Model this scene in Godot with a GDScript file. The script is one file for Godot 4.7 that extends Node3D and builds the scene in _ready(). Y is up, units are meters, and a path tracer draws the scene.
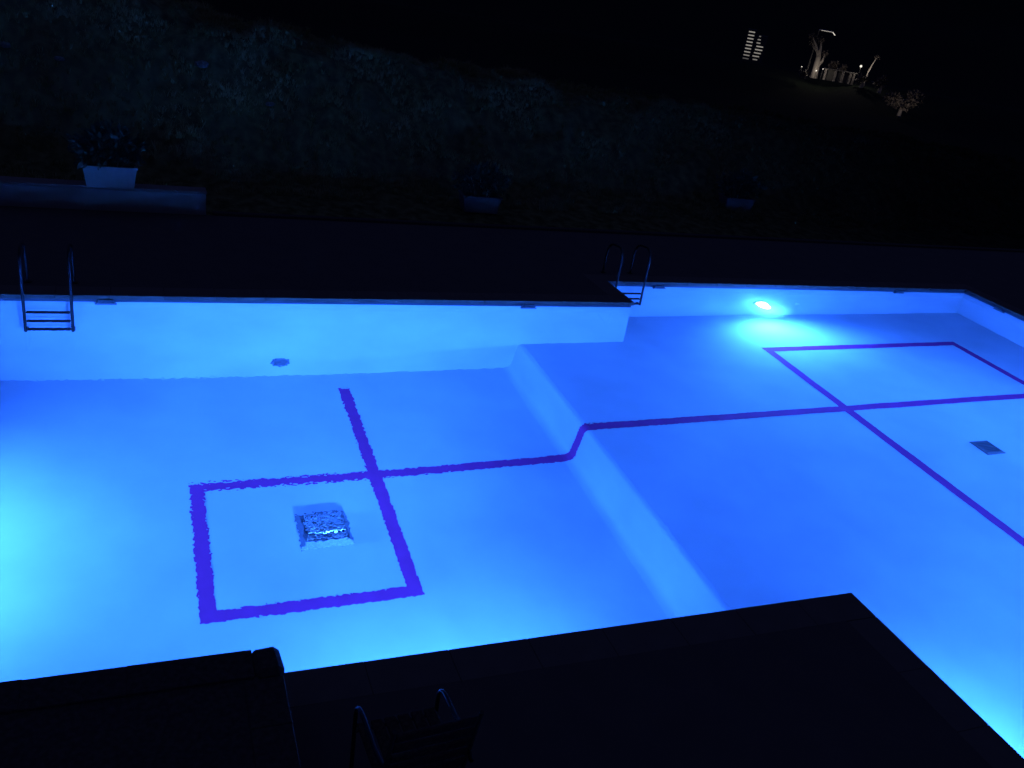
extends Node3D
# A lit swimming pool at night seen from a balcony. Metres; x runs along the pool, y up, the far side of the pool is towards -z.
# v(x, y, d) turns (along, up, distance away from the house) into a point.

const DECK := 0.09          # deck level over the water, which lies at y = 0
const DEEP := -2.33
const SHALLOW := -1.51
const EXPOSURE := 16.0     # a night exposure: lamps and sky are this much dimmer than the numbers they are given
var rng := RandomNumberGenerator.new()
var mats := {}
var used := {}
var lamp_tint := Color(0.025, 0.160, 1.0).linear_to_srgb()
var rough_noise: FastNoiseLite


func _ready() -> void:
	rng.seed = 7
	rough_noise = FastNoiseLite.new()
	rough_noise.seed = 5
	rough_noise.frequency = 0.35
	rough_noise.fractal_octaves = 4

	# --- camera, sky, exposure
	var cam := Camera3D.new()
	cam.name = "camera"
	cam.fov = 46.6947
	cam.near = 0.05
	cam.far = 6000.0
	cam.transform = Transform3D(Basis(Vector3(0.92679163, 0.14721102, 0.34552306), Vector3(0.022951, 0.89606384, -0.44333154), Vector3(-0.37487401, 0.41880606, 0.82708582)), Vector3(0, 4.3, 0))
	add_child(cam)
	var e := Environment.new()
	e.background_mode = Environment.BG_SKY
	var sm := ProceduralSkyMaterial.new()
	sm.sky_top_color = lin(0.0085, 0.0120, 0.0500)
	sm.sky_horizon_color = lin(0.0060, 0.0070, 0.0260)
	sm.ground_bottom_color = lin(0.0005, 0.0005, 0.0016)
	sm.ground_horizon_color = lin(0.0010, 0.0010, 0.0030)
	sm.sun_angle_max = 0.0
	sm.sky_energy_multiplier = 1.0
	e.background_energy_multiplier = 1.0 / EXPOSURE
	var sk := Sky.new()
	sk.sky_material = sm
	e.sky = sk
	e.tonemap_mode = Environment.TONE_MAPPER_LINEAR
	e.tonemap_exposure = EXPOSURE
	e.sdfgi_enabled = true
	e.ssao_enabled = true
	e.ssil_enabled = true
	var we := WorldEnvironment.new()
	we.name = "environment"
	we.environment = e
	add_child(we)

	make_materials()
	build_ground()
	build_pool()
	build_water()
	build_low_wall()
	build_raised_terrace()

	# --- the pool lamps: place, direction out of the wall, aim, energy
	pool_light(v(9.77, -0.83, 11.86), Vector3(0, 0, 1), Vector3(0.0, -0.1, 1), 85.0, 55.0, 0.0, "glowing round lamp in the far wall of the shallow end, seen through the water")
	pool_light(v(2.2, -0.8, 4.32), Vector3(0, 0, -1), Vector3(0, -0.9, -1), 75.0, 40.0, 96.0, "underwater lamp in the near wall of the deep end, below the deck edge")
	pool_light(v(-3.15, -0.9, 7.7), Vector3(1, 0, 0), Vector3(1, -0.95, 0), 60.0, 69.0, 0.0, "underwater lamp in the end wall of the deep end, beside the lane square")
	pool_light(v(5.29, -0.83, 2.9), Vector3(1, 0, 0), Vector3(1, -0.6, -0.1), 72.0, 33.0, 0.0, "underwater lamp in the wall below the corner of the near deck")
	pool_light(v(14.44, -0.83, 6.6), Vector3(-1, 0, 0), Vector3(-1, -0.2, 0), 80.0, 60.0, 0.0, "underwater lamp in the end wall of the shallow end")
	pool_light(v(9.77, -0.83, 0.6), Vector3(0, 0, -1), Vector3(0, -0.1, -1), 80.0, 86.0, 0.0, "added lamp brightening the shallow floor, in the near wall opposite the glowing lamp")  # unseen lamp added to lift the shallow floor

	e.volumetric_fog_enabled = true
	e.volumetric_fog_density = 0.0
	var mist := FogVolume.new()  # mist added round the far lamp to stand in for lens bloom
	mist.name = "cloudy_water"
	mist.shape = RenderingServer.FOG_VOLUME_SHAPE_ELLIPSOID
	mist.size = Vector3(1.2, 1.1, 0.9)
	var fm := FogMaterial.new()
	fm.density = 0.22
	fm.albedo = Color(1, 1, 1)
	mist.material = fm
	add_child(mist)
	mist.position = v(9.77, -0.83, 11.80)
	mist.set_meta("kind", "stuff")
	mist.set_meta("label", "added mist standing in for the bloom round the far lamp")
	build_fittings()
	ladder(v(-1.105, 0, 10.94), "steel pool ladder on the far wall of the deep end beside a skimmer")
	ladder(v(7.085, 0, 11.86), "steel pool ladder in the recessed corner where the pool widens")
	build_planters()
	build_chair()
	build_bank_grass()
	build_town()


# ---------------------------------------------------------------- helpers

func v(x: float, y: float, d: float) -> Vector3:
	return Vector3(x, y, -d)


func lin(r: float, g: float, b: float, a := 1.0) -> Color:
	var c := Color(r, g, b).linear_to_srgb()
	c.a = a
	return c


func new_st() -> SurfaceTool:
	var st := SurfaceTool.new()
	st.begin(Mesh.PRIMITIVE_TRIANGLES)
	return st


func numbered(called: String) -> String:
	if not used.has(called):
		used[called] = 0
		return called
	used[called] += 1
	return "%s_%03d" % [called, used[called]]


func obj(called: String, st: SurfaceTool, m: Material, parent: Node = null) -> MeshInstance3D:
	return place(called, st.commit(), m, parent)


func place(called: String, mesh: Mesh, m: Material, parent: Node = null) -> MeshInstance3D:
	var o := MeshInstance3D.new()
	o.mesh = mesh
	o.material_override = m
	if parent == null:
		o.name = numbered(called)
		add_child(o)
	else:
		o.name = called
		parent.add_child(o, true)
		var n := 1
		while String(o.name) != called and not String(o.name).begins_with(called + "_") and n < 400:
			o.name = "%s_%03d" % [called, n]
			n += 1
	return o


func thing(called: String, label: String, category: String, at := Vector3.ZERO, turn := 0.0, group := "") -> Node3D:
	var o := Node3D.new()
	o.name = numbered(called)
	add_child(o)
	o.position = at
	o.rotation.y = turn
	tag(o, label, category, group)
	return o


func tag(o: Node, label: String, category: String, group := "") -> void:
	o.set_meta("label", label)
	o.set_meta("category", category)
	if group:
		o.set_meta("group", group)


func structure(o: Node, label := "") -> Node:
	o.set_meta("kind", "structure")
	if label:
		o.set_meta("label", label)
	return o


func poly(st: SurfaceTool, pts: Array, out: Vector3) -> void:
	# a convex polygon that faces out (clockwise seen from the front)
	var n: Vector3 = (pts[2] - pts[0]).cross(pts[1] - pts[0]).normalized()
	var p := pts.duplicate()
	if n.dot(out) < 0:
		p.reverse()
		n = -n
	for k in range(1, p.size() - 1):
		for q in [p[0], p[k], p[k + 1]]:
			st.set_normal(n)
			st.set_uv(Vector2(q.x, q.z))
			st.add_vertex(q)


func box(st: SurfaceTool, c: Vector3, s: Vector3, b := 0.0, t := Basis()) -> void:
	var h := s / 2
	b = minf(b, minf(h.x, minf(h.y, h.z)) * 0.9)
	var corner := func(i: int, s3: Array) -> Vector3:
		var q := Vector3(s3[0] * (h.x - b), s3[1] * (h.y - b), s3[2] * (h.z - b))
		q[i] = s3[i] * h[i]
		return c + t * q
	for a in 3:
		var u := (a + 1) % 3
		var w := (a + 2) % 3
		for sa in [-1, 1]:
			var pts := []
			for k in [[-1, -1], [1, -1], [1, 1], [-1, 1]]:
				var s3 := [0, 0, 0]
				s3[a] = sa
				s3[u] = k[0]
				s3[w] = k[1]
				pts.append(corner.call(a, s3))
			var out := Vector3.ZERO
			out[a] = sa
			poly(st, pts, t * out)
	if b <= 0.0:
		return
	for a in 3:
		var u := (a + 1) % 3
		var w := (a + 2) % 3
		for su in [-1, 1]:
			for sw in [-1, 1]:
				var lo := [0, 0, 0]
				lo[a] = -1
				lo[u] = su
				lo[w] = sw
				var hi := lo.duplicate()
				hi[a] = 1
				var out := Vector3.ZERO
				out[u] = su
				out[w] = sw
				poly(st, [corner.call(u, lo), corner.call(u, hi), corner.call(w, hi), corner.call(w, lo)], t * out)
	for sx in [-1, 1]:
		for sy in [-1, 1]:
			for sz in [-1, 1]:
				var s3 := [sx, sy, sz]
				poly(st, [corner.call(0, s3), corner.call(1, s3), corner.call(2, s3)], t * Vector3(sx, sy, sz))


func tube(st: SurfaceTool, path: Array, radii, sides := 10, caps := true) -> void:
	# radii: one number or one per point
	var rings := []
	var norms := []
	var ref := Vector3.UP
	for i in path.size():
		var dir: Vector3 = (path[mini(i + 1, path.size() - 1)] - path[maxi(i - 1, 0)]).normalized()
		if i == 0:
			ref = Vector3.UP if absf(dir.y) < 0.9 else Vector3.RIGHT
		var side := dir.cross(ref).normalized()
		ref = side.cross(dir).normalized()
		var r: float = radii[i] if radii is Array else radii
		var ring := []
		var nr := []
		for k in sides:
			var a := TAU * k / sides
			var n := side * cos(a) + ref * sin(a)
			nr.append(n)
			ring.append(path[i] + n * r)
		rings.append(ring)
		norms.append(nr)
	for i in path.size() - 1:
		for k in sides:
			var j := (k + 1) % sides
			for q in [[[i, k], [i + 1, k], [i + 1, j]], [[i, k], [i + 1, j], [i, j]]]:
				tri(st, q.map(func(c): return rings[c[0]][c[1]]), q.map(func(c): return norms[c[0]][c[1]]))
	if caps:
		poly(st, rings[0], path[0] - path[1])
		poly(st, rings[-1], path[-1] - path[-2])


func lathe(st: SurfaceTool, profile: Array, t: Transform3D, sides := 24) -> void:
	# profile of Vector2(radius, height) turned round the y axis of t
	for i in profile.size() - 1:
		var a: Vector2 = profile[i]
		var b: Vector2 = profile[i + 1]
		var across := Vector2(b.y - a.y, a.x - b.x).normalized()
		for k in sides:
			var pts := []
			for q in [[a, k], [b, k], [b, k + 1], [a, k + 1]]:
				var ang: float = TAU * q[1] / sides
				pts.append([t * Vector3(q[0].x * cos(ang), q[0].y, q[0].x * sin(ang)), (t.basis * Vector3(across.x * cos(ang), across.y, across.x * sin(ang))).normalized()])
			for q in [[0, 1, 2], [0, 2, 3]]:
				tri(st, q.map(func(c): return pts[c][0]), q.map(func(c): return pts[c][1]))


func tri(st: SurfaceTool, pts: Array, norms: Array) -> void:
	# a smooth triangle, wound so that its front is where its normals point
	var n: Vector3 = (pts[2] - pts[0]).cross(pts[1] - pts[0])
	var order := [0, 1, 2] if n.dot(norms[0] + norms[1] + norms[2]) > 0 else [0, 2, 1]
	for k in order:
		st.set_normal(norms[k])
		st.set_uv(Vector2.ZERO)
		st.add_vertex(pts[k])


func bend(points: Array, r: float, n := 6) -> Array:
	# a polyline with its corners rounded
	var out := [points[0]]
	for i in range(1, points.size() - 1):
		var a: Vector3 = points[i] + (points[i - 1] - points[i]).normalized() * r
		var b: Vector3 = points[i] + (points[i + 1] - points[i]).normalized() * r
		for k in n + 1:
			var t := float(k) / n
			out.append(a.lerp(points[i], t).lerp(points[i].lerp(b, t), t))
	out.append(points[-1])
	return out


func facing(out: Vector3, at: Vector3) -> Transform3D:
	# y axis along out
	var x := out.cross(Vector3.UP).normalized() if absf(out.y) < 0.9 else Vector3.RIGHT
	return Transform3D(Basis(x, out, x.cross(out)), at)


func mottle(freq: float, lo: float, hi: float, s := 3, size := 512) -> NoiseTexture2D:
	var n := FastNoiseLite.new()
	n.seed = s
	n.frequency = freq
	n.fractal_octaves = 5
	var t := NoiseTexture2D.new()
	t.noise = n
	t.width = size
	t.height = size
	t.seamless = true
	var g := Gradient.new()
	g.set_color(0, Color(lo, lo, lo))
	g.set_color(1, Color(hi, hi, hi))
	t.color_ramp = g
	return t


func mat(called: String, c: Color, rough: float, tex: Texture2D = null, scale := 1.0, spec := 0.5) -> StandardMaterial3D:
	var m := StandardMaterial3D.new()
	m.resource_name = called
	m.albedo_color = c
	m.roughness = rough
	m.metallic_specular = spec
	if tex:
		m.albedo_texture = tex
		m.uv1_triplanar = true
		m.uv1_world_triplanar = true
		m.uv1_scale = Vector3.ONE * scale
	mats[called] = m
	return m


func make_materials() -> void:
	var soft := mottle(0.006, 0.93, 1.0, 3)
	var grain := mottle(0.03, 0.62, 1.0, 9)
	var stone := mottle(0.02, 0.45, 1.0, 12)
	mat("pool_paint", lin(0.53, 0.59, 0.66), 0.55, soft, 0.22, 0.3)
	mat("lane_paint", lin(0.40, 0.034, 0.22), 0.6, soft, 0.9, 0.3)
	mat("waterline", lin(0.09, 0.12, 0.17), 0.45, soft, 0.5)
	mat("coping", lin(0.17, 0.145, 0.125), 0.85, soft, 1.1)
	mat("deck", lin(0.115, 0.10, 0.092), 0.9, soft, 0.6)
	mat("plaster", lin(0.27, 0.25, 0.23), 0.9, soft, 0.8)
	mat("stone", lin(0.10, 0.085, 0.078), 0.9, grain, 1.3)
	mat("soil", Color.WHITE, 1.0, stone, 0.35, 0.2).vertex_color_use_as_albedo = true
	mat("planter_white", lin(0.30, 0.28, 0.25), 0.7, soft, 2.0)
	mat("planter_grey", lin(0.19, 0.185, 0.18), 0.8, grain, 2.0)
	mat("arm_white", lin(0.7, 0.7, 0.7), 0.6)
	mat("earth", lin(0.03, 0.022, 0.016), 1.0)
	mat("leaf", lin(0.030, 0.050, 0.024), 0.6)
	mat("steel", lin(0.42, 0.42, 0.43), 0.28).metallic = 1.0
	mat("dull_steel", lin(0.042, 0.042, 0.046), 0.42).metallic = 0.9
	mat("grate", lin(0.20, 0.22, 0.27), 0.38, grain, 3.0).metallic = 0.25
	mat("drain_rim", lin(0.74, 0.76, 0.78), 0.24, grain, 3.0).metallic = 0.8
	mat("dark_paint", lin(0.075, 0.07, 0.07), 0.9, null, 1.0, 0.1)
	mat("dark_plastic", lin(0.10, 0.11, 0.13), 0.5)
	mat("grey_plastic", lin(0.11, 0.14, 0.18), 0.5)
	mat("white_plastic", lin(0.75, 0.75, 0.75), 0.45)
	mat("hole", lin(0.03, 0.04, 0.06), 0.9)
	mat("wood", lin(0.13, 0.10, 0.085), 0.9, grain, 2.0, 0.1)
	mat("render_wall", lin(0.55, 0.50, 0.46), 0.9, stone, 0.5)
	mat("dark_wall", lin(0.10, 0.095, 0.09), 0.9)
	mat("bark", lin(0.52, 0.47, 0.42), 0.9, grain, 1.5)
	mat("town_leaf", lin(0.12, 0.10, 0.085), 0.7)
	mat("rock", lin(0.36, 0.34, 0.31), 0.9, stone, 2.5)
	var lens := mat("lamp_lens", lin(0.8, 0.8, 0.8), 0.3)
	lens.emission_enabled = true
	lens.emission = lamp_tint
	lens.emission_energy_multiplier = 150.0 / EXPOSURE
	var win := mat("lit_window", lin(0.5, 0.5, 0.5), 0.4)
	win.emission_enabled = true
	win.emission = lin(1.0, 0.93, 0.80)
	win.emission_energy_multiplier = 0.5 / EXPOSURE
	var bulb := mat("street_bulb", lin(0.8, 0.8, 0.8), 0.4)
	bulb.emission_enabled = true
	bulb.emission = lin(1.0, 0.92, 0.78)
	bulb.emission_energy_multiplier = 1.2 / EXPOSURE


# ---------------------------------------------------------------- setting

func ground_height(x: float, d: float) -> float:
	var far := sqrt(x * x + d * d)
	var y := 0.07
	if d > 14.5:
		var ridge := 1.55 + 1.12 * exp(-maxf(x, -6.0) / 6.5)
		var t := d - 14.5
		y += 0.12 * smoothstep(0.2, 1.8, t) + (ridge - 0.19) * smoothstep(1.5, 5.6, t) * (0.75 + 0.25 * smoothstep(1.5, 3.2, t))
		y -= (ridge + 1.2) * smoothstep(6.6, 20.0, t)
		y += rough_noise.get_noise_2d(x * 2.2, d * 2.2) * 0.28 * smoothstep(0.8, 3.0, t) * (1.0 - smoothstep(40.0, 80.0, t))
	y = lerpf(y, -3.3, smoothstep(24.0, 70.0, far))
	y += 1.6 * smoothstep(104.0, 108.5, far)
	y -= 46.0 * smoothstep(118.0, 330.0, far)
	y += 240.0 * smoothstep(1000.0, 2900.0, far) * (0.8 + 0.35 * rough_noise.get_noise_2d(x * 0.004, d * 0.004))  # far hills added to cover the low night sky in view
	return y


func build_ground() -> void:
	# one sheet in rings round the paved rectangle, out to the added far hills
	var lo := Vector2(-9, -6)
	var hi := Vector2(20, 14.5)
	var rim: Array[Vector2] = []
	var out: Array[Vector2] = []
	for i in 116:
		rim.append(Vector2(lerpf(lo.x, hi.x, i / 116.0), hi.y))
	for i in 40:
		rim.append(Vector2(hi.x, lerpf(hi.y, lo.y, i / 40.0)))
	for i in 58:
		rim.append(Vector2(lerpf(hi.x, lo.x, i / 58.0), lo.y))
	for i in 40:
		rim.append(Vector2(lo.x, lerpf(lo.y, hi.y, i / 40.0)))
	var offs := [0.0]
	var step := 0.25
	while offs[-1] < 3600.0:
		offs.append(offs[-1] + step)
		if offs[-1] > 7.0:
			step *= 1.14
	var centre := (lo + hi) / 2
	var n := rim.size()
	var pts := PackedVector3Array()
	for k in offs.size():
		var o: float = offs[k]
		for q in rim:
			var grow := Vector2((hi.x - lo.x) / 2 + o, (hi.y - lo.y) / 2 + o) / Vector2((hi.x - lo.x) / 2, (hi.y - lo.y) / 2)
			var p := centre + (q - centre) * grow
			pts.append(v(p.x, 0.085 if k == 0 else ground_height(p.x, p.y), p.y))
	var st := new_st()
	st.set_smooth_group(0)
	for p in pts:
		# grassy earth on the bank, darkened rightward to paint fading pool light; dark scrub beyond
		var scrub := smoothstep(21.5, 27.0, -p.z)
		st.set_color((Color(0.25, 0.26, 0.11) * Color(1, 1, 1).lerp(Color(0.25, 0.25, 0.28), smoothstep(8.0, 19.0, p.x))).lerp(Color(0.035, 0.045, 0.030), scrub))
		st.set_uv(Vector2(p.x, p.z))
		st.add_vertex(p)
	for k in offs.size() - 1:
		for i in n:
			var j := (i + 1) % n
			var a := k * n + i
			var b := k * n + j
			var c := (k + 1) * n + j
			var d := (k + 1) * n + i
			for q in [a, d, c, a, c, b]:
				st.add_index(q)
	st.generate_normals()
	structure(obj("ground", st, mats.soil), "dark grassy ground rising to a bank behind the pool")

	# paved deck round the pool
	st = new_st()
	for r in [[-9.0, 6.415, 11.21, 14.5], [6.415, 20.0, 12.13, 14.5], [-9.0, -3.42, -6.0, 11.21], [14.71, 20.0, -6.0, 12.13], [-3.42, 5.02, -6.0, 4.05], [5.02, 14.71, -6.0, 0.33]]:
		poly(st, [v(r[0], DECK - 0.003, r[2]), v(r[1], DECK - 0.003, r[2]), v(r[1], DECK - 0.003, r[3]), v(r[0], DECK - 0.003, r[3])], Vector3.UP)
	structure(obj("pavement", st, mats.deck), "dark paved deck round the pool")


func pool_outline() -> Array[Vector2]:
	return [Vector2(-3.15, 10.94), Vector2(6.685, 10.94), Vector2(6.685, 11.86), Vector2(14.44, 11.86), Vector2(14.44, 0.6), Vector2(5.29, 0.6), Vector2(5.29, 4.32), Vector2(-3.15, 4.32)]


func slope_profile() -> Array[Vector2]:
	# the drop from the shallow to the deep floor, rounded at foot and lip
	return [Vector2(4.74, DEEP), Vector2(4.80, -2.322), Vector2(4.845, -2.295), Vector2(4.875, -2.25), Vector2(4.89, -2.18), Vector2(4.90, -2.08), Vector2(4.945, -1.66), Vector2(4.952, -1.60), Vector2(4.964, -1.555), Vector2(4.985, -1.525), Vector2(5.03, SHALLOW)]


func build_pool() -> void:
	var paint: Material = mats.pool_paint
	var basin := Node3D.new()
	basin.name = numbered("pool_basin")
	add_child(basin)
	structure(basin, "pale painted swimming pool basin with a deep and a shallow end")

	var st := new_st()
	poly(st, [v(-3.15, DEEP, 4.32), v(4.74, DEEP, 4.32), v(4.74, DEEP, 10.94), v(-3.15, DEEP, 10.94)], Vector3.UP)
	obj("deep_floor", st, paint, basin)
	st = new_st()
	poly(st, [v(5.03, SHALLOW, 4.32), v(5.29, SHALLOW, 4.32), v(5.29, SHALLOW, 10.94), v(5.03, SHALLOW, 10.94)], Vector3.UP)
	poly(st, [v(5.29, SHALLOW, 0.6), v(6.685, SHALLOW, 0.6), v(6.685, SHALLOW, 10.94), v(5.29, SHALLOW, 10.94)], Vector3.UP)
	poly(st, [v(6.685, SHALLOW, 0.6), v(14.44, SHALLOW, 0.6), v(14.44, SHALLOW, 11.86), v(6.685, SHALLOW, 11.86)], Vector3.UP)
	obj("shallow_floor", st, paint, basin)
	st = new_st()
	strip(st, slope_profile(), 4.32, 10.94, 0.0)
	obj("slope_wall", st, paint, basin)

	# walls 25 cm thick; the top 12 cm is the waterline band
	var o := pool_outline()
	for i in o.size():
		var a := o[i]
		var b := o[(i + 1) % o.size()]
		var dir := (b - a).normalized()
		var side := Vector2(-dir.y, dir.x)   # away from the water
		# odd walls stop at the back of their even neighbours where the deck juts into the water
		var cut0 := 0.25 if i % 2 == 1 and corner_turn(o, i) < 0 else 0.0
		var cut1 := 0.25 if i % 2 == 1 and corner_turn(o, (i + 1) % o.size()) < 0 else 0.0
		var mid := (a + dir * cut0 + b - dir * cut1) / 2 + side * 0.125
		var length := a.distance_to(b) - cut0 - cut1
		var t := Basis(v(dir.x, 0, dir.y), Vector3.UP, v(side.x, 0, side.y))
		st = new_st()
		var low := DEEP - 0.15
		box(st, v(mid.x, (low - 0.006) / 2, mid.y), Vector3(length, -0.006 - low, 0.25), 0.0, t)
		obj("pool_wall", st, paint, basin)
		st = new_st()
		box(st, v(mid.x, 0.0165, mid.y), Vector3(length, 0.045, 0.25), 0.0, t)
		obj("waterline_band", st, mats.waterline, basin)

	# lane lines, 16 cm wide, 4 mm over the floor
	var lines := Node3D.new()
	lines.name = numbered("lane_line")
	add_child(lines)
	structure(lines, "purple lane lines painted on the pool floor")
	var w := 0.073
	line_on(lines, DEEP, 0.42 - w, 2.364 - w, 8.605 - w, 8.605 + w)
	line_on(lines, DEEP, 0.42 - w, 0.42 + w, 6.684 + w, 8.605 - w)
	line_on(lines, DEEP, 0.42 - w, 2.364 - w, 6.684 - w, 6.684 + w)
	line_on(lines, DEEP, 2.364 - w, 2.364 + w, 6.684 - w, 10.56)
	line_on(lines, DEEP, 2.364 + w, 4.74, 8.605 - w, 8.605 + w)
	st = new_st()
	strip(st, slope_profile(), 8.605 - w, 8.605 + w, 0.004)
	obj("line_segment", st, mats.lane_paint, lines)
	line_on(lines, SHALLOW, 5.03, 9.069 - w, 8.605 - w, 8.605 + w)
	line_on(lines, SHALLOW, 9.069 - w, 9.069 + w, 4.6, 10.519 + w)
	line_on(lines, SHALLOW, 9.069 + w, 13.0 - w, 10.519 - w, 10.519 + w)
	line_on(lines, SHALLOW, 13.0 - w, 13.0 + w, 4.6, 10.519 + w)
	line_on(lines, SHALLOW, 9.069 + w, 13.0 - w, 8.605 - w, 8.605 + w)
	line_on(lines, SHALLOW, 9.069 + w, 13.0 - w, 4.6, 4.6 + 2 * w)

	# coping stones along every edge
	var coping := Node3D.new()
	coping.name = numbered("coping_kerb")
	add_child(coping)
	structure(coping, "narrow stone coping round the pool edge")
	for i in o.size():
		var a := o[i]
		var b := o[(i + 1) % o.size()]
		var dir := (b - a).normalized()
		var side := Vector2(-dir.y, dir.x)
		var length := a.distance_to(b)
		var before := corner_turn(o, i)
		var after := corner_turn(o, (i + 1) % o.size())
		# even edges run on past ordinary corners and stop short of the jutting ones, whose odd neighbours close them
		var s0 := 0.03
		var s1 := length - 0.03
		if i % 2 == 0:
			s0 = -0.27 if before > 0 else -0.03
			s1 = length + (0.27 if after > 0 else 0.03)
		else:
			s0 = 0.035 if before > 0 else 0.275
			s1 = length - (0.035 if after > 0 else 0.275)
		var count := maxi(1, roundi((s1 - s0) / 0.6))
		var each := (s1 - s0) / count
		for k in count:
			var p := a + dir * (s0 + each * (k + 0.5)) + side * 0.12
			st = new_st()
			box(st, v(p.x, 0.0655 + rng.randf_range(-0.001, 0.001), p.y), Vector3(each - 0.002, 0.05, 0.30), 0.004, Basis(v(dir.x, 0, dir.y), Vector3.UP, v(side.x, 0, side.y)))
			obj("coping_stone", st, mats.coping, coping)


func corner_turn(o: Array[Vector2], i: int) -> float:
	# > 0 where the basin has an ordinary inside corner, < 0 where the deck juts into the water
	var a := o[(i + o.size() - 1) % o.size()]
	var d1 := o[i] - a
	var d2 := o[(i + 1) % o.size()] - o[i]
	return -(d1.x * d2.y - d1.y * d2.x)


func strip(st: SurfaceTool, prof: Array[Vector2], d0: float, d1: float, up: float) -> void:
	var n: Array[Vector2] = []
	for i in prof.size():
		var t := prof[mini(i + 1, prof.size() - 1)] - prof[maxi(i - 1, 0)]
		n.append(Vector2(-t.y, t.x).normalized())
	for i in prof.size() - 1:
		var q := [[prof[i] + n[i] * up, n[i], d0], [prof[i] + n[i] * up, n[i], d1], [prof[i + 1] + n[i + 1] * up, n[i + 1], d1], [prof[i + 1] + n[i + 1] * up, n[i + 1], d0]]
		for f in [[0, 1, 2], [0, 2, 3]]:
			tri(st, f.map(func(k): return v(q[k][0].x, q[k][0].y, q[k][2])), f.map(func(k): return Vector3(q[k][1].x, q[k][1].y, 0)))


func line_on(parent: Node, floor_y: float, x0: float, x1: float, d0: float, d1: float) -> void:
	var st := new_st()
	var y := floor_y + 0.004
	poly(st, [v(x0, y, d0), v(x1, y, d0), v(x1, y, d1), v(x0, y, d1)], Vector3.UP)
	obj("line_segment", st, mats.lane_paint, parent)


func build_water() -> void:
	# ripples as a normal map over the whole surface: short and steep in the deep end, nearly calm in the shallow end
	var w := 2048
	var h := 1344
	var span := Vector2(18.24, 11.5)
	var origin := Vector2(-3.25, 0.5)
	var fine := FastNoiseLite.new()
	fine.seed = 21
	fine.frequency = 0.15
	fine.fractal_octaves = 2
	var broad := FastNoiseLite.new()
	broad.seed = 22
	broad.frequency = 0.012
	broad.fractal_octaves = 2
	var fi := fine.get_image(w, h, false, false, false)
	var bi := broad.get_image(w, h, false, false, false)
	fi.convert(Image.FORMAT_L8)
	bi.convert(Image.FORMAT_L8)
	var f := fi.get_data()
	var b := bi.get_data()
	var data := PackedByteArray()
	data.resize(w * h * 3)
	var gain := PackedFloat32Array()
	gain.resize(128 * 84)
	for gy in 84:
		for gx in 128:
			var x := origin.x + span.x * (gx + 0.5) / 128
			var d := origin.y + span.y * (1.0 - (gy + 0.5) / 84)
			var patch := exp(-((x - 0.2) * (x - 0.2) / 3.0 + (d - 7.4) * (d - 7.4) / 5.0))
			gain[gy * 128 + gx] = 0.05 + 0.10 * smoothstep(7.0, 4.0, x) + 0.42 * patch + 0.35 * gust(x, d, 4.2, 5.5, 0.35) + 0.40 * gust(x, d, 4.35, 7.65, 0.22) + 0.12 * gust(x, d, 1.25, 6.2, 0.45)
	for y in h:
		var y1 := mini(y + 1, h - 1) * w
		var y0 := maxi(y - 1, 0) * w
		var grow := (y >> 4) * 128
		for x in w:
			var x1 := mini(x + 1, w - 1)
			var x0 := maxi(x - 1, 0)
			var k: float = gain[grow + (x >> 4)]
			var i := (y * w + x) * 3
			data[i] = clampi(int(127.5 + (f[y * w + x0] - f[y * w + x1]) * 1.5 * k + (b[y * w + x0] - b[y * w + x1]) * 1.2), 0, 255)
			data[i + 1] = clampi(int(127.5 + (f[y0 + x] - f[y1 + x]) * 1.5 * k + (b[y0 + x] - b[y1 + x]) * 1.2), 0, 255)
			data[i + 2] = 255
	var im := Image.create_from_data(w, h, false, Image.FORMAT_RGB8, data)
	var m := StandardMaterial3D.new()
	m.resource_name = "pool_water"
	m.transparency = BaseMaterial3D.TRANSPARENCY_ALPHA
	m.albedo_color = Color(1, 1, 1, 0.0)
	m.roughness = 0.0
	m.refraction_enabled = true
	m.refraction_scale = 0.0333
	m.normal_enabled = true
	m.normal_texture = ImageTexture.create_from_image(im)
	m.normal_scale = 0.035
	var st := new_st()
	for r in [[-3.25, 5.2, 4.22, 11.0], [5.2, 6.6, 0.5, 11.0], [6.6, 14.54, 0.5, 11.96]]:
		var c := [Vector2(r[0], r[2]), Vector2(r[0], r[3]), Vector2(r[1], r[3]), Vector2(r[1], r[2])]
		for k in [0, 1, 2, 0, 2, 3]:
			st.set_normal(Vector3.UP)
			st.set_uv(Vector2((c[k].x - origin.x) / span.x, 1.0 - (c[k].y - origin.y) / span.y))
			st.add_vertex(v(c[k].x, 0, c[k].y))
	st.generate_tangents()
	structure(obj("water", st, m), "clear still pool water lit blue from below")


func gust(x: float, d: float, cx: float, cd: float, r: float) -> float:
	# a small ruffled patch of the surface
	return exp(-((x - cx) * (x - cx) + (d - cd) * (d - cd)) / (r * r))


func build_low_wall() -> void:
	var t := thing("low_garden_wall", "low rendered garden wall behind the deck, under the pale trough planter", "wall", v(-3.1, 0.085, 14.6))
	var st := new_st()
	box(st, Vector3(0, 0.17, 0), Vector3(7.9, 0.34, 0.26), 0.01)
	obj("wall_face", st, mats.plaster, t)
	st = new_st()
	box(st, Vector3(0, 0.36, 0), Vector3(7.92, 0.04, 0.30), 0.012)
	obj("wall_cap", st, mats.plaster, t)
	st = new_st()
	box(st, v(10.4, 0.085, 14.56), Vector3(18.9, 0.09, 0.12), 0.012)
	structure(obj("kerb", st, mats.stone), "low kerb between the deck and the grass bank")


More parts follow.
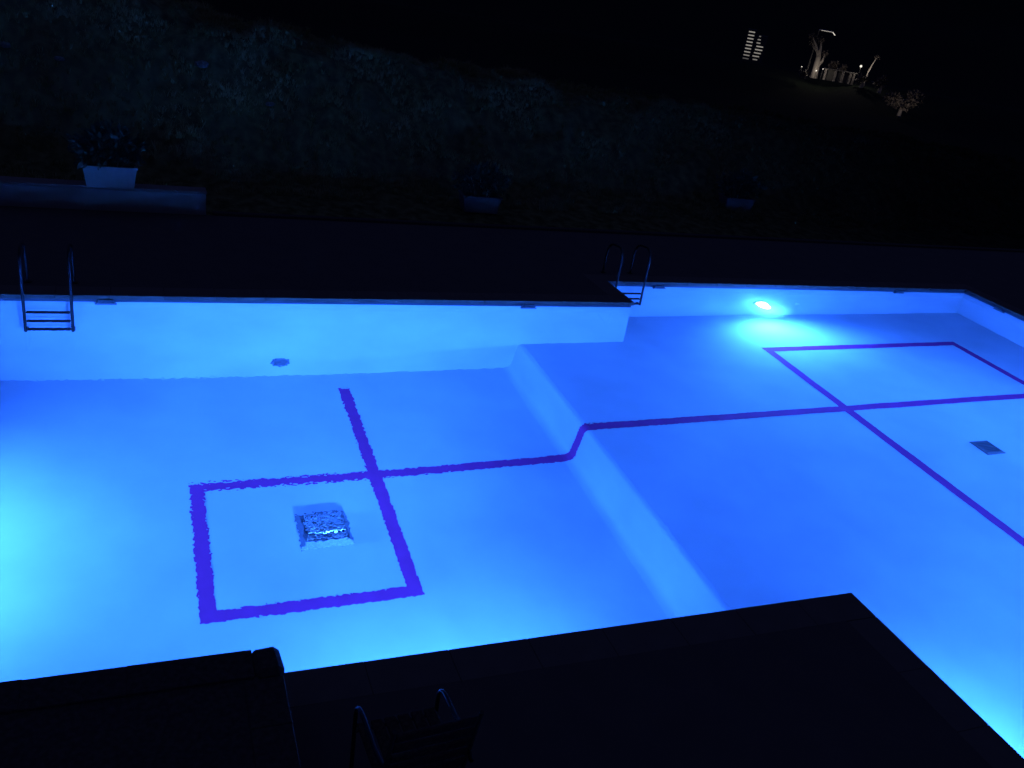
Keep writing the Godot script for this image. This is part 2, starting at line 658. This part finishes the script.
func build_raised_terrace() -> void:
	var t := thing("raised_stone_block", "dark raised stone platform with rough edge stones at lower left", "platform", v(-2.0, DECK, 2.5))
	var st := new_st()
	box(st, Vector3(0, 0.165, 0), Vector3(5.2, 0.33, 3.16), 0.02)
	obj("core", st, mats.stone, t)
	st = new_st()
	box(st, Vector3(-0.02, 0.355, -0.03), Vector3(5.1, 0.07, 3.16), 0.01)
	obj("top_slab", st, mats.stone, t)
	# edge stones along the pool side and the right-hand side
	var x := -2.6
	while x < 2.35:
		var wide := minf(rng.randf_range(0.35, 0.62), 2.50 - x)
		if 2.50 - (x + wide) < 0.2:
			wide = 2.50 - x
		st = new_st()
		box(st, Vector3(x + wide / 2, 0.365 + rng.randf_range(-0.002, 0.003), -1.54 + rng.randf_range(-0.003, 0.003)), Vector3(wide + 0.004, 0.085, 0.22), 0.004)
		obj("edge_stone", st, mats.stone, t)
		x += wide
	st = new_st()
	box(st, Vector3(2.58, 0.378, -1.545), Vector3(0.17, 0.10, 0.23), 0.035, Basis(Vector3.UP, 0.08))
	obj("corner_stone", st, mats.stone, t)
	var z := -1.42
	while z < 1.55:
		var deep := minf(rng.randf_range(0.35, 0.6), 1.6 - z)
		st = new_st()
		box(st, Vector3(2.55, 0.363 + rng.randf_range(-0.006, 0.006), z + deep / 2), Vector3(0.22, 0.085, deep - 0.002), 0.006)
		obj("edge_stone", st, mats.stone, t)
		z += deep


# ---------------------------------------------------------------- fittings

func pool_light(at: Vector3, out: Vector3, aim: Vector3, angle: float, energy: float, core: float, label: String) -> void:
	var t := thing("pool_light", label, "pool light", at, 0.0, "underwater lamps in the pool walls")
	var st := new_st()
	lathe(st, [Vector2(0.10, 0.03), Vector2(0.112, 0.035), Vector2(0.135, 0.03), Vector2(0.14, 0.0)], facing(out, Vector3.ZERO))
	obj("rim", st, mats.white_plastic, t)
	st = new_st()
	lathe(st, [Vector2(0.0, 0.085), Vector2(0.035, 0.081), Vector2(0.065, 0.069), Vector2(0.088, 0.048), Vector2(0.1, 0.022), Vector2(0.1, 0.0)], facing(out, Vector3.ZERO))
	obj("lens", st, mats.lamp_lens, t)
	beam(t, "beam", out, aim, angle, energy)
	var o := OmniLight3D.new()   # what the domed lens spills along the wall
	o.name = "spill"
	o.light_color = lamp_tint
	o.light_energy = 1.0 / EXPOSURE
	o.light_size = 0.09
	o.omni_range = 40.0
	o.omni_attenuation = 2.0
	o.shadow_enabled = true
	t.add_child(o)
	o.position = out * 0.16
	if core > 0.0:   # the narrow middle of the reflector's beam
		beam(t, "core_beam", out, Vector3(out.x, 0.1, out.z), 40.0, core)


func beam(t: Node3D, called: String, out: Vector3, aim: Vector3, angle: float, energy: float) -> void:
	var s := SpotLight3D.new()
	s.name = called
	s.light_color = lamp_tint
	s.light_energy = energy / EXPOSURE
	s.light_size = 0.09
	s.spot_angle = angle
	s.spot_angle_attenuation = 1.0
	s.spot_range = 40.0
	s.spot_attenuation = 2.0
	s.shadow_enabled = true
	t.add_child(s)
	s.position = out * 0.08
	s.basis = Basis.looking_at(aim.normalized(), Vector3.UP)


func build_fittings() -> void:
	# main drains
	drain(v(1.64, DEEP, 7.72), 0.54, 0.09, "larger raised steel drain grate inside the square of the deep end")
	drain(v(10.45, SHALLOW, 7.35), 0.34, 0.03, "small flat steel drain grate in the floor of the shallow end")
	# suction cover low on the far wall of the deep end
	var t := thing("suction_cover", "round dark suction cover low on the far wall of the deep end", "pool fitting", v(1.58, -1.92, 10.94))
	var st := new_st()
	lathe(st, [Vector2(0.12, 0.0), Vector2(0.12, 0.02), Vector2(0.105, 0.03), Vector2(0.09, 0.022)], facing(Vector3(0, 0, 1), Vector3.ZERO))
	obj("rim", st, mats.grey_plastic, t)
	st = new_st()
	lathe(st, [Vector2(0.09, 0.018), Vector2(0.0, 0.022)], facing(Vector3(0, 0, 1), Vector3.ZERO))
	obj("cover_disc", st, mats.dark_plastic, t)
	for k in 3:
		st = new_st()
		box(st, Vector3(0, -0.045 + 0.045 * k, 0.024), Vector3(0.13, 0.012, 0.01), 0.003)
		obj("bar", st, mats.grey_plastic, t)
	# return inlet beside the glowing lamp
	t = thing("return_inlet", "tiny white return inlet right of the glowing lamp", "pool fitting", v(10.57, -0.88, 11.86))
	st = new_st()
	lathe(st, [Vector2(0.045, 0.0), Vector2(0.045, 0.012), Vector2(0.02, 0.02), Vector2(0.02, 0.008)], facing(Vector3(0, 0, 1), Vector3.ZERO), 16)
	obj("flange", st, mats.white_plastic, t)
	st = new_st()
	lathe(st, [Vector2(0.02, 0.009), Vector2(0.0, 0.010)], facing(Vector3(0, 0, 1), Vector3.ZERO), 12)
	obj("nozzle", st, mats.white_plastic, t)
	# skimmer mouths under the coping
	skimmer(v(-0.49, 0, 10.94), 0.0, "skimmer mouth under the far coping just right of the left ladder")
	skimmer(v(5.01, 0, 10.94), 0.0, "skimmer mouth under the far coping above the drop to the deep end")
	skimmer(v(7.68, 0, 11.86), 0.0, "skimmer mouth under the coping just right of the corner ladder")
	skimmer(v(12.78, 0, 11.86), 0.0, "skimmer mouth under the far coping near the far right corner")
	skimmer(v(14.44, 0, 11.0), -PI / 2, "skimmer mouth under the coping of the right end wall")


func drain(at: Vector3, size: float, high: float, label: String) -> void:
	var t := thing("drain_grate", label, "drain", at, 0.0)
	var h := size / 2
	var metal: Material = mats.grate if high > 0.05 else mats.dark_plastic
	var i := h * 0.84
	# a shallow frustum: four sloping sides and a slotted top
	var st := new_st()
	var lowp := [Vector3(-h, 0.004, -h), Vector3(h, 0.004, -h), Vector3(h, 0.004, h), Vector3(-h, 0.004, h)]
	var topp := [Vector3(-i, high, -i), Vector3(i, high, -i), Vector3(i, high, i), Vector3(-i, high, i)]
	for k in 4:
		var j := (k + 1) % 4
		st = new_st()
		poly(st, [lowp[k], lowp[j], topp[j], topp[k]], (lowp[k] + lowp[j]) + Vector3.UP * 0.2)
		obj("sloping_side", st, mats.drain_rim if high > 0.05 and k == 2 else metal, t)  # near side in brighter metal, painting the lamp glint on it
	st = new_st()
	poly(st, [Vector3(-i, high - 0.02, -i), Vector3(i, high - 0.02, -i), Vector3(i, high - 0.02, i), Vector3(-i, high - 0.02, i)], Vector3.UP)
	obj("sump", st, mats.hole, t)
	st = new_st()
	for s in [-1, 1]:
		box(st, Vector3(s * (i - 0.012), high - 0.003, 0), Vector3(0.024, 0.012, 2 * i), 0.003)
		box(st, Vector3(0, high - 0.003, s * (i - 0.012)), Vector3(2 * i - 0.052, 0.012, 0.024), 0.003)
	obj("frame", st, metal, t)
	# slats across, arched over the sump on the raised cover
	var n := int(2 * i / 0.034)
	var rise := 0.055 if high > 0.05 else 0.0
	for k in range(1, n):
		var z := -i + 2 * i * k / n
		var side := 0.55 * i if z > 0.45 * i else 1.45 * i   # the ridge lies towards the near edge
		var a := PI / 2 * (z - 0.45 * i) / side
		st = new_st()
		box(st, Vector3(0, high - 0.005 + rise * cos(a), z), Vector3(2 * i - 0.05, 0.009, 0.024), 0.002, Basis(Vector3.RIGHT, atan(rise * PI / 2 / side * sin(a))))
		obj("slat", st, mats.drain_rim if high > 0.05 else metal, t)


func skimmer(at: Vector3, turn: float, label: String) -> void:
	var t := thing("skimmer", label, "skimmer", at, turn, "skimmer mouths under the coping")
	# a tapered throat that stands a little proud of the wall, with a rocking flap at the waterline
	var st := new_st()
	var prof := [Vector2(-0.085, 0.036), Vector2(0.085, 0.036), Vector2(0.118, -0.045), Vector2(0.118, -0.06), Vector2(-0.118, -0.06), Vector2(-0.118, -0.045)]
	var front := prof.map(func(p): return Vector3(p.x, p.y, 0.045))
	poly(st, front, Vector3(0, 0, 1))
	for k in prof.size():
		var p: Vector2 = prof[k]
		var q: Vector2 = prof[(k + 1) % prof.size()]
		var mid := (p + q) / 2 + Vector2(0, 0.01)
		poly(st, [Vector3(p.x, p.y, 0), Vector3(q.x, q.y, 0), Vector3(q.x, q.y, 0.045), Vector3(p.x, p.y, 0.045)], Vector3(mid.x, mid.y, 0))
	obj("throat", st, mats.grey_plastic, t)
	st = new_st()
	box(st, Vector3(0, -0.012, 0.05), Vector3(0.15, 0.05, 0.008), 0.003, Basis(Vector3.RIGHT, -0.12))
	obj("weir_flap", st, mats.grey_plastic, t)


func ladder(at: Vector3, label: String) -> void:
	# local z runs towards the water; the rails arch back over the coping to the deck
	var t := thing("pool_ladder", label, "pool ladder", at, 0.0, "steel pool ladders on the far side")
	for s in [-1, 1]:
		var x: float = 0.25 * s
		var st := new_st()
		tube(st, bend([Vector3(x, -0.83, 0.11), Vector3(x, 0.66, 0.11), Vector3(x, 0.60, -0.38), Vector3(x, DECK, -0.40)], 0.20, 10), 0.018, 12)
		obj("rail", st, mats.dull_steel, t)
		st = new_st()
		lathe(st, [Vector2(0.05, 0.0), Vector2(0.05, 0.008), Vector2(0.022, 0.016)], Transform3D(Basis(), Vector3(x, DECK, -0.40)), 16)
		obj("floor_flange", st, mats.dull_steel, t)
		st = new_st()
		tube(st, [Vector3(x, -0.81, 0.10), Vector3(x, -0.81, 0.012)], 0.024, 10)
		obj("rubber_foot", st, mats.dark_plastic, t)
	for y in [-0.24, -0.51, -0.76]:
		var st := new_st()
		box(st, Vector3(0, y, 0.115), Vector3(0.46, 0.028, 0.075), 0.010)
		obj("rung", st, mats.dull_steel, t)


# ---------------------------------------------------------------- planters, chair, bank

func leaf_ball(st: SurfaceTool, centre: Vector3, size: Vector3, count: int, leaf: float) -> void:
	for k in count:
		var dir := Vector3(rng.randfn(), rng.randfn(), rng.randfn()).normalized()
		var lobes := 0.72 + 0.28 * sin(dir.x * 5.0 + 1.3) * cos(dir.z * 4.0) + 0.16 * sin(dir.y * 9.0)
		var p := centre + dir * size * pow(rng.randf(), 0.4) * lobes
		if p.y < centre.y - size.y * 0.85:
			continue
		var fwd := (dir + Vector3(rng.randfn(), rng.randfn() + 0.4, rng.randfn()) * 0.6).normalized()
		var side := fwd.cross(Vector3(rng.randfn(), rng.randfn(), rng.randfn())).normalized()
		var l := leaf * rng.randf_range(0.7, 1.3)
		var n := side.cross(fwd)
		poly(st, [p, p + fwd * l * 0.5 + side * l * 0.24, p + fwd * l + n * l * 0.12, p + fwd * l * 0.5 - side * l * 0.24], n)


func planter(at: Vector3, turn: float, scale: float, leaves: int, label: String, plant_label: String) -> void:
	var t := thing("planter", label, "planter", at, turn, "trough planters along the bank")
	var top := Vector2(0.375, 0.20) * scale
	var low := Vector2(0.325, 0.165) * scale
	var h := 0.32 * scale
	var st := new_st()
	var ring := func(s: Vector2, y: float) -> Array:
		return [Vector3(-s.x, y, -s.y), Vector3(s.x, y, -s.y), Vector3(s.x, y, s.y), Vector3(-s.x, y, s.y)]
	var rings := [ring.call(low, 0.0), ring.call(top - Vector2(0.008, 0.008), h - 0.035), ring.call(top + Vector2(0.01, 0.01), h - 0.03), ring.call(top + Vector2(0.01, 0.01), h), ring.call(top - Vector2(0.03, 0.03), h), ring.call(top - Vector2(0.035, 0.035), h - 0.06)]
	for r in rings.size() - 1:
		for k in 4:
			var j := (k + 1) % 4
			var a: Array = rings[r]
			var b: Array = rings[r + 1]
			var mid: Vector3 = (a[k] + a[j]) / 2
			var out := Vector3(mid.x, 0, mid.z).normalized() + (Vector3.UP * 2 if r == 3 else Vector3.ZERO)
			poly(st, [a[k], a[j], b[j], b[k]], -out if r == 4 else out)
	poly(st, ring.call(low, 0.0), Vector3.DOWN)
	obj("trough", st, mats.planter_white if at.y > 0.3 and at.x < 0 else mats.planter_grey, t)
	st = new_st()
	poly(st, ring.call(top - Vector2(0.035, 0.035), h - 0.055), Vector3.UP)
	obj("soil", st, mats.earth, t)
	var plant := thing("shrub", plant_label, "shrub", at + Vector3(0, h - 0.055, 0).rotated(Vector3.UP, turn), turn, "bushy plants in the trough planters")
	for k in 7:
		st = new_st()
		var a := k * 2.4
		var foot := Vector3(cos(a) * 0.16 * scale, 0, sin(a) * 0.06)
		tube(st, [foot, foot + Vector3(cos(a) * 0.06, 0.18, sin(a) * 0.04), foot + Vector3(cos(a) * 0.2, 0.4 * scale, sin(a) * 0.12)], [0.012, 0.009, 0.004], 6)
		obj("stem", st, mats.bark, plant)
	st = new_st()
	leaf_ball(st, Vector3(0, 0.30, 0) * scale, Vector3(0.62, 0.34, 0.36) * scale, leaves, 0.11 * scale)
	obj("foliage", st, mats.leaf, plant)


func build_planters() -> void:
	planter(v(-0.515, 0.465, 14.58), 0.03, 1.0, 1500, "pale trough planter standing on the low garden wall", "dark bushy shrub in the planter on the low wall")
	planter(v(5.74, ground_height(5.74, 15.45) + 0.01, 15.45), -0.05, 0.98, 1100, "dim grey trough planter on the grass between the two ladders", "dark shrub in the planter between the two ladders")
	planter(v(12.1, ground_height(12.1, 16.4) - 0.02, 16.4), -0.08, 0.95, 1100, "dim grey trough planter on the grass behind the glowing lamp", "dark shrub in the planter behind the glowing lamp")


func build_chair() -> void:
	var t := thing("garden_chair", "wooden garden chair with curved metal arms on the near deck", "chair", v(1.22, DECK, 3.24), 0.06)
	var st := new_st()
	for k in 6:
		st = new_st()
		box(st, Vector3(-0.19 + 0.076 * k, 0.42, -0.02), Vector3(0.066, 0.02, 0.42), 0.006)
		obj("seat_slat", st, mats.wood, t)
	for k in 5:
		st = new_st()
		box(st, Vector3(0, 0.52 + 0.085 * k, 0.235 + 0.016 * k), Vector3(0.42, 0.066, 0.018), 0.006, Basis(Vector3.RIGHT, 0.18))
		obj("back_slat", st, mats.wood, t)
	for s in [-1, 1]:
		var x: float = 0.235 * s
		st = new_st()
		tube(st, bend([Vector3(x, 0, -0.21), Vector3(x, 0.60, -0.23), Vector3(x, 0.60, 0.2), Vector3(x * 0.95, 0.60, 0.25)], 0.12, 7), 0.012, 10)
		obj("arm", st, mats.dull_steel, t)
		st = new_st()
		tube(st, [Vector3(x * 0.95, 0, 0.24), Vector3(x * 0.95, 0.42, 0.21), Vector3(x * 0.95, 0.92, 0.31)], 0.012, 10)
		obj("rear_leg", st, mats.dark_paint, t)
	for z in [-0.2, 0.17]:
		st = new_st()
		tube(st, [Vector3(-0.235, 0.403, z), Vector3(0.235, 0.403, z)], 0.009, 8)
		obj("seat_rail", st, mats.dark_paint, t)


func build_bank_grass() -> void:
	var st := new_st()
	for k in 7:
		var a := k * 2.4
		var lean := Vector3(cos(a), 0, sin(a))
		var side := Vector3(-sin(a), 0, cos(a)) * 0.012
		var foot := lean * 0.03
		var mid := foot + lean * 0.05 + Vector3(0, 0.12 + 0.02 * (k % 3), 0)
		var tip := foot + lean * (0.13 + 0.02 * (k % 2)) + Vector3(0, 0.2 + 0.03 * (k % 3), 0)
		var n := side.cross(Vector3.UP).normalized()
		poly(st, [foot - side, foot + side, mid + side * 0.8, mid - side * 0.8], n)
		poly(st, [mid - side * 0.8, mid + side * 0.8, tip], n)
	var tuft := st.commit()
	var spots := []
	var tries := 0
	while spots.size() < 26000 and tries < 150000:
		tries += 1
		var x := rng.randf_range(-7.0, 32.0)
		var d := rng.randf_range(15.6, 22.5)
		var patch := rough_noise.get_noise_2d(x * 1.6 + 40, d * 1.6)
		if rng.randf() > 0.55 + patch * 1.5:
			continue
		spots.append([x, d, patch])
	var mm := MultiMesh.new()
	mm.transform_format = MultiMesh.TRANSFORM_3D
	mm.use_colors = true
	mm.mesh = tuft
	mm.instance_count = spots.size()
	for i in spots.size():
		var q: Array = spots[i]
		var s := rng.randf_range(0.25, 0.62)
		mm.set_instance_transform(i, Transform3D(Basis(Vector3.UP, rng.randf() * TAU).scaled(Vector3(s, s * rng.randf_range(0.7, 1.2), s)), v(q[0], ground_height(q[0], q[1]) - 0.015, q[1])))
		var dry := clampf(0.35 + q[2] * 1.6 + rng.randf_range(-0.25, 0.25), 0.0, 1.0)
		mm.set_instance_color(i, Color(0.18, 0.21, 0.075).lerp(Color(0.38, 0.36, 0.17), dry) * Color(1, 1, 1).lerp(Color(0.25, 0.25, 0.28), smoothstep(8.0, 19.0, q[0])))  # tufts get darker rightward to paint the pool light fading
	var grass := MultiMeshInstance3D.new()
	grass.name = numbered("grass")
	grass.multimesh = mm
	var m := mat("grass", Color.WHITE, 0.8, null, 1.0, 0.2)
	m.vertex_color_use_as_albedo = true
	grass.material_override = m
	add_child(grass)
	grass.set_meta("kind", "stuff")
	tag(grass, "rough tufted grass covering the bank behind the pool", "grass")

	# pale stones lying in the grass
	for q in [[1.0, 18.48, 0.11, "pale flat stone lying in the middle of the grass bank"], [-1.37, 18.04, 0.07, "small pale stone on the grass bank above the left planter"], [-2.21, 18.16, 0.08, "pale stone at the left edge of the grass bank"], [2.22, 18.12, 0.07, "pale stone on the grass bank right of the middle stone"]]:
		stone(q[0], q[1], q[2], q[3])


func stone(x: float, d: float, r: float, label: String) -> void:
	var st := new_st()
	var pts := []
	for k in 46:
		var a := acos(1 - 2 * (k + 0.5) / 46.0)
		var b := PI * (1 + sqrt(5.0)) * k
		var p := Vector3(sin(a) * cos(b), cos(a), sin(a) * sin(b))
		pts.append(p)
	var sph := SphereMesh.new()
	sph.radius = 1.0
	sph.height = 2.0
	sph.radial_segments = 12
	sph.rings = 7
	var arr := sph.get_mesh_arrays()
	var vs: PackedVector3Array = arr[Mesh.ARRAY_VERTEX]
	var idx: PackedInt32Array = arr[Mesh.ARRAY_INDEX]
	var shaped := PackedVector3Array()
	for p in vs:
		var s := 1.0 + 0.45 * rough_noise.get_noise_3d(p.x * 3 + x * 9, p.y * 3, p.z * 3 + d * 5)
		shaped.append(Vector3(p.x * 1.2, p.y * 0.6, p.z * 0.9) * r * s)
	for i in range(0, idx.size(), 3):
		var a := shaped[idx[i]]
		var b := shaped[idx[i + 1]]
		var c := shaped[idx[i + 2]]
		if a.distance_to(b) < 0.0005 or b.distance_to(c) < 0.0005 or a.distance_to(c) < 0.0005:
			continue
		poly(st, [a, b, c], a + b + c)
	var o := obj("stone", st, mats.rock)
	o.position = v(x, ground_height(x, d) + r * 0.35, d)
	tag(o, label, "stone", "pale stones on the grass bank")


# ---------------------------------------------------------------- lights of the town below

func build_town() -> void:
	# frame of the tower: u to the right and y up in a plane square to the line of sight, 830 m off
	var ang := deg_to_rad(35.215)
	var at := v(478.62, -42.0, 678.10)
	var t := thing("apartment_tower", "distant tower block with two columns of lit windows", "building", at, -ang)
	var st := new_st()
	box(st, Vector3(-4.6, 15.0, -6), Vector3(7.6, 30.0, 12), 0.1)
	obj("left_wing", st, mats.dark_wall, t)
	st = new_st()
	box(st, Vector3(4.2, 13.2, -5.5), Vector3(9.6, 26.4, 11), 0.1)
	obj("right_wing", st, mats.dark_wall, t)
	for k in 9:
		lit_bar(t, -7.2, -2.2, -14.05 - 2.65 * k + 42.0, 0.05, [1.0, 1, 1, 1, 1, 0.95, 0.9, 0.7, 0.25][k])
	var widths := [[1.9, 3.4], [1.3, 3.9], [1.1, 4.2], [1.6, 7.2], [1.1, 7.2], [0.9, 6.6], [0.4, 5.9], [1.2, 5.0], [1.7, 7.0]]
	for k in 9:
		lit_bar(t, widths[k][0], widths[k][1], (-16.4 - 2.64 * k if k < 8 else -39.7) + 42.0, 0.05, [0.45, 0.7, 0.8, 1, 1, 0.85, 0.85, 0.6, 0.4][k])

	# the terrace 110 m off: same kind of frame
	ang = deg_to_rad(39.978)
	var c := v(70.674, 0, 84.292)
	var ux := Vector3(cos(ang), 0, sin(ang))
	var away := v(0.6425, 0, 0.7663)
	# lit garden wall with piers
	t = thing("terrace_wall", "short lit garden wall with pale piers on the hillside below", "wall", c + ux * 0.6 + Vector3(0, -1.72, 0), -ang)
	st = new_st()
	box(st, Vector3(0, 0.55, -0.15), Vector3(3.3, 1.1, 0.2), 0.02)
	obj("wall_panel", st, mats.dark_wall, t)
	for x in [-1.5, -0.45, 0.35, 1.15, 1.52]:
		st = new_st()
		box(st, Vector3(x, 0.58, 0.0), Vector3(0.24, 1.16, 0.28), 0.02)
		obj("pier", st, mats.render_wall, t)
	st = new_st()
	box(st, Vector3(0, 1.2, -0.1), Vector3(3.6, 0.09, 0.5), 0.02)
	obj("cap", st, mats.dark_wall, t)
	# lamps
	globe_lamp(c + ux * 2.53 + away * -0.4 + Vector3(0, -1.72, 0), 2.05, 0.12, 1.5, "globe lamp right of the lit garden wall")
	globe_lamp(c + ux * -1.9 + away * -1.2 + Vector3(0, -1.72, 0), 0.85, 0.07, 0.55, "low garden lamp at the foot of the forked tree")
	globe_lamp(c + ux * -3.5 + away * -1.4 + Vector3(0, -1.72, 0), 1.0, 0.05, 0.2, "tiny garden light farthest left of the forked tree")
	globe_lamp(c + ux * -1.25 + away * -1.3 + Vector3(0, -1.72, 0), 1.15, 0.05, 0.25, "tiny garden light between the forked tree and the lit wall")
	street_lamp(c + ux * -2.8 + away * 0.5)
	# forked pale tree lit from below
	t = thing("forked_tree", "pale forked tree lit from below left of the garden wall", "tree", c + ux * -2.0 + away * 0.3 + Vector3(0, -1.75, 0), -ang)
	st = new_st()
	tube(st, [Vector3(0, 0, 0), Vector3(-0.03, 1.2, 0), Vector3(-0.1, 2.3, 0.05)], [0.42, 0.36, 0.26], 10)
	obj("trunk", st, mats.bark, t)
	for q in [[Vector3(-0.1, 2.2, 0), Vector3(-0.5, 3.1, 0.1), Vector3(-1.3, 4.2, 0.2)], [Vector3(-0.05, 2.2, 0), Vector3(-0.1, 3.1, 0.1), Vector3(-0.3, 3.9, -0.1)], [Vector3(0.1, 1.3, 0), Vector3(0.42, 1.9, 0), Vector3(0.5, 2.6, 0.1)], [Vector3(-0.3, 2.8, 0.1), Vector3(-0.9, 3.2, -0.2), Vector3(-1.1, 3.6, -0.3)]]:
		st = new_st()
		tube(st, q, [0.2, 0.13, 0.05], 8)
		obj("branch", st, mats.bark, t)
	st = new_st()
	for q in [Vector3(-1.3, 4.2, 0.1), Vector3(-0.3, 3.95, -0.1), Vector3(0.5, 2.7, 0.1), Vector3(-1.1, 3.5, -0.3)]:
		leaf_ball(st, q, Vector3(0.42, 0.4, 0.42), 130, 0.16)
	obj("crown", st, mats.town_leaf, t)
	# leaning trunk with a tuft
	t = thing("leaning_palm", "small leaning palm right of the globe lamp", "tree", c + ux * 3.35 + away * 0.2 + Vector3(0, -1.75, 0), -ang)
	st = new_st()
	tube(st, [Vector3(0, 0, 0), Vector3(0.15, 1.6, 0), Vector3(0.35, 2.5, 0), Vector3(0.55, 3.15, 0)], [0.12, 0.10, 0.085, 0.07], 8)
	obj("trunk", st, mats.bark, t)
	st = new_st()
	leaf_ball(st, Vector3(0.6, 3.2, 0), Vector3(0.34, 0.3, 0.34), 110, 0.15)
	obj("crown", st, mats.town_leaf, t)
	# broad tree lit faintly at its edges
	town_tree(c + ux * 7.2 + away * -9.0 + Vector3(0, -3.4, 0), Vector3(2.2, 1.5, 1.8), 1.75, 900, "broad faintly lit tree right of the garden lamps")
	town_tree(c + ux * 0.2 + away * 3.0 + Vector3(0, -1.75, 0), Vector3(1.2, 0.8, 1.0), 1.35, 350, "low dark bush behind the lit garden wall")
	town_tree(c + ux * -3.0 + away * -2.2 + Vector3(0, -1.8, 0), Vector3(0.75, 0.4, 0.6), 0.45, 160, "low shrub left of the forked tree, beside the lit garden wall")
	town_tree(c + ux * 3.1 + away * -1.6 + Vector3(0, -1.8, 0), Vector3(0.7, 0.55, 0.6), 0.9, 200, "rounded shrub between the garden wall and the leaning palm")
	town_tree(c + ux * 5.0 + away * -2.5 + Vector3(0, -1.9, 0), Vector3(0.9, 0.7, 0.7), 1.1, 240, "shrub between the leaning palm and the broad tree")
	uplight(c + ux * 7.0 + away * -13.5 + Vector3(0, -3.25, 0), Vector3(0.05, 0.35, 0) + away)


func lit_bar(t: Node, u0: float, u1: float, y: float, z: float, level: float) -> void:
	var key := "lit_window_%d" % roundi(level * 100)
	if not mats.has(key):
		var m: StandardMaterial3D = mats.lit_window.duplicate()
		m.emission_energy_multiplier = 0.28 * level / EXPOSURE
		mats[key] = m
	var st := new_st()
	box(st, Vector3((u0 + u1) / 2, y, z), Vector3(u1 - u0, 0.85, 0.2))
	obj("lit_window", st, mats[key], t)


func globe_lamp(at: Vector3, high: float, r: float, energy: float, label: String) -> void:
	var t := thing("garden_lamp", label, "lamp", at, 0.0, "garden lamps on the terrace below")
	var st := new_st()
	tube(st, [Vector3.ZERO, Vector3(0, high - r, 0)], 0.03, 8)
	obj("post", st, mats.dark_wall, t)
	var sph := SphereMesh.new()
	sph.radius = r
	sph.height = 2 * r
	sph.radial_segments = 16
	sph.rings = 8
	var g := place("globe", sph, mats.street_bulb, t)
	g.position = Vector3(0, high, 0)
	var l := OmniLight3D.new()
	l.name = "light"
	l.light_color = lin(1.0, 0.88, 0.74)
	l.light_energy = energy / EXPOSURE
	l.light_size = r
	l.omni_range = 60.0
	l.omni_attenuation = 2.0
	l.shadow_enabled = true
	t.add_child(l)
	l.position = Vector3(0, high, 0)


func uplight(at: Vector3, aim: Vector3) -> void:  # added lamp, turned away from view, that lights the tree crown
	var t := thing("added_uplight", "added hooded uplight, hidden from view, brightening the broad tree", "lamp", at)
	var b := Basis.looking_at(aim.normalized(), Vector3.UP)
	var st := new_st()
	box(st, Vector3(0, 0.18, 0), Vector3(0.26, 0.16, 0.2), 0.02, b)
	obj("housing", st, mats.dark_wall, t)
	st = new_st()
	tube(st, [Vector3.ZERO, Vector3(0, 0.12, 0)], 0.03, 8)
	obj("stem", st, mats.dark_wall, t)
	st = new_st()
	box(st, Vector3(0, 0.18, 0) + b * Vector3(0, 0, -0.105), Vector3(0.2, 0.1, 0.012), 0.003, b)
	obj("glowing_face", st, mats.street_bulb, t)
	var l := SpotLight3D.new()
	l.name = "light"
	l.light_color = lin(1.0, 0.86, 0.80)
	l.light_energy = 2.6 / EXPOSURE
	l.light_size = 0.08
	l.spot_angle = 34.0
	l.spot_angle_attenuation = 1.0
	l.spot_range = 60.0
	l.spot_attenuation = 2.0
	l.shadow_enabled = true
	t.add_child(l)
	l.position = Vector3(0, 0.18, 0) + b * Vector3(0, 0, -0.13)
	l.basis = b


func street_lamp(at: Vector3) -> void:
	var t := thing("street_lamp", "street lamp with a bent arm above the garden wall", "street lamp", at + Vector3(0, -1.75, 0), -deg_to_rad(39.978))
	var st := new_st()
	tube(st, [Vector3(-0.1, 0, 0), Vector3(-0.06, 2.5, 0), Vector3(0, 4.9, 0)], [0.08, 0.065, 0.05], 8)
	obj("pole", st, mats.dark_wall, t)
	st = new_st()
	tube(st, bend([Vector3(0, 4.85, 0), Vector3(0.05, 5.0, 0), Vector3(1.5, 4.98, 0)], 0.06, 4), 0.045, 8)
	obj("arm", st, mats.arm_white, t)
	st = new_st()
	box(st, Vector3(0.85, 4.93, 0), Vector3(1.2, 0.03, 0.09), 0.01)
	obj("light_tube", st, mats.lit_window, t)  # emissive strip added under the arm to brighten it
	st = new_st()
	box(st, Vector3(1.68, 4.85, 0), Vector3(0.50, 0.10, 0.22), 0.03, Basis(Vector3.BACK, -0.7))
	obj("lamp_head", st, mats.render_wall, t)
	st = new_st()
	box(st, Vector3(1.64, 4.79, 0), Vector3(0.42, 0.05, 0.20), 0.015, Basis(Vector3.BACK, -0.7))
	obj("glowing_panel", st, mats.street_bulb, t)
	var l := SpotLight3D.new()
	l.name = "light"
	l.light_color = lin(1.0, 0.90, 0.76)
	l.light_energy = 0.16 / EXPOSURE
	l.light_size = 0.12
	l.spot_angle = 80.0
	l.spot_angle_attenuation = 1.0
	l.spot_range = 60.0
	l.spot_attenuation = 2.0
	l.shadow_enabled = true
	t.add_child(l)
	l.position = Vector3(1.60, 4.73, 0)
	l.rotation = Vector3(-PI / 2, 0, 0)


func town_tree(at: Vector3, size: Vector3, high: float, count: int, label: String) -> void:
	var t := thing("broad_tree", label, "tree", at)
	var st := new_st()
	tube(st, [Vector3.ZERO, Vector3(0.1, high * 0.5, 0), Vector3(0, high, 0)], [0.22, 0.16, 0.08], 8)
	obj("trunk", st, mats.bark, t)
	st = new_st()
	for k in 9:
		var dir := Vector3(rng.randfn(), rng.randfn() * 0.7, rng.randfn()).normalized()
		leaf_ball(st, Vector3(0, high, 0) + dir * size * 0.62, size * rng.randf_range(0.30, 0.48), count / 9, 0.3)
	obj("crown", st, mats.town_leaf, t)
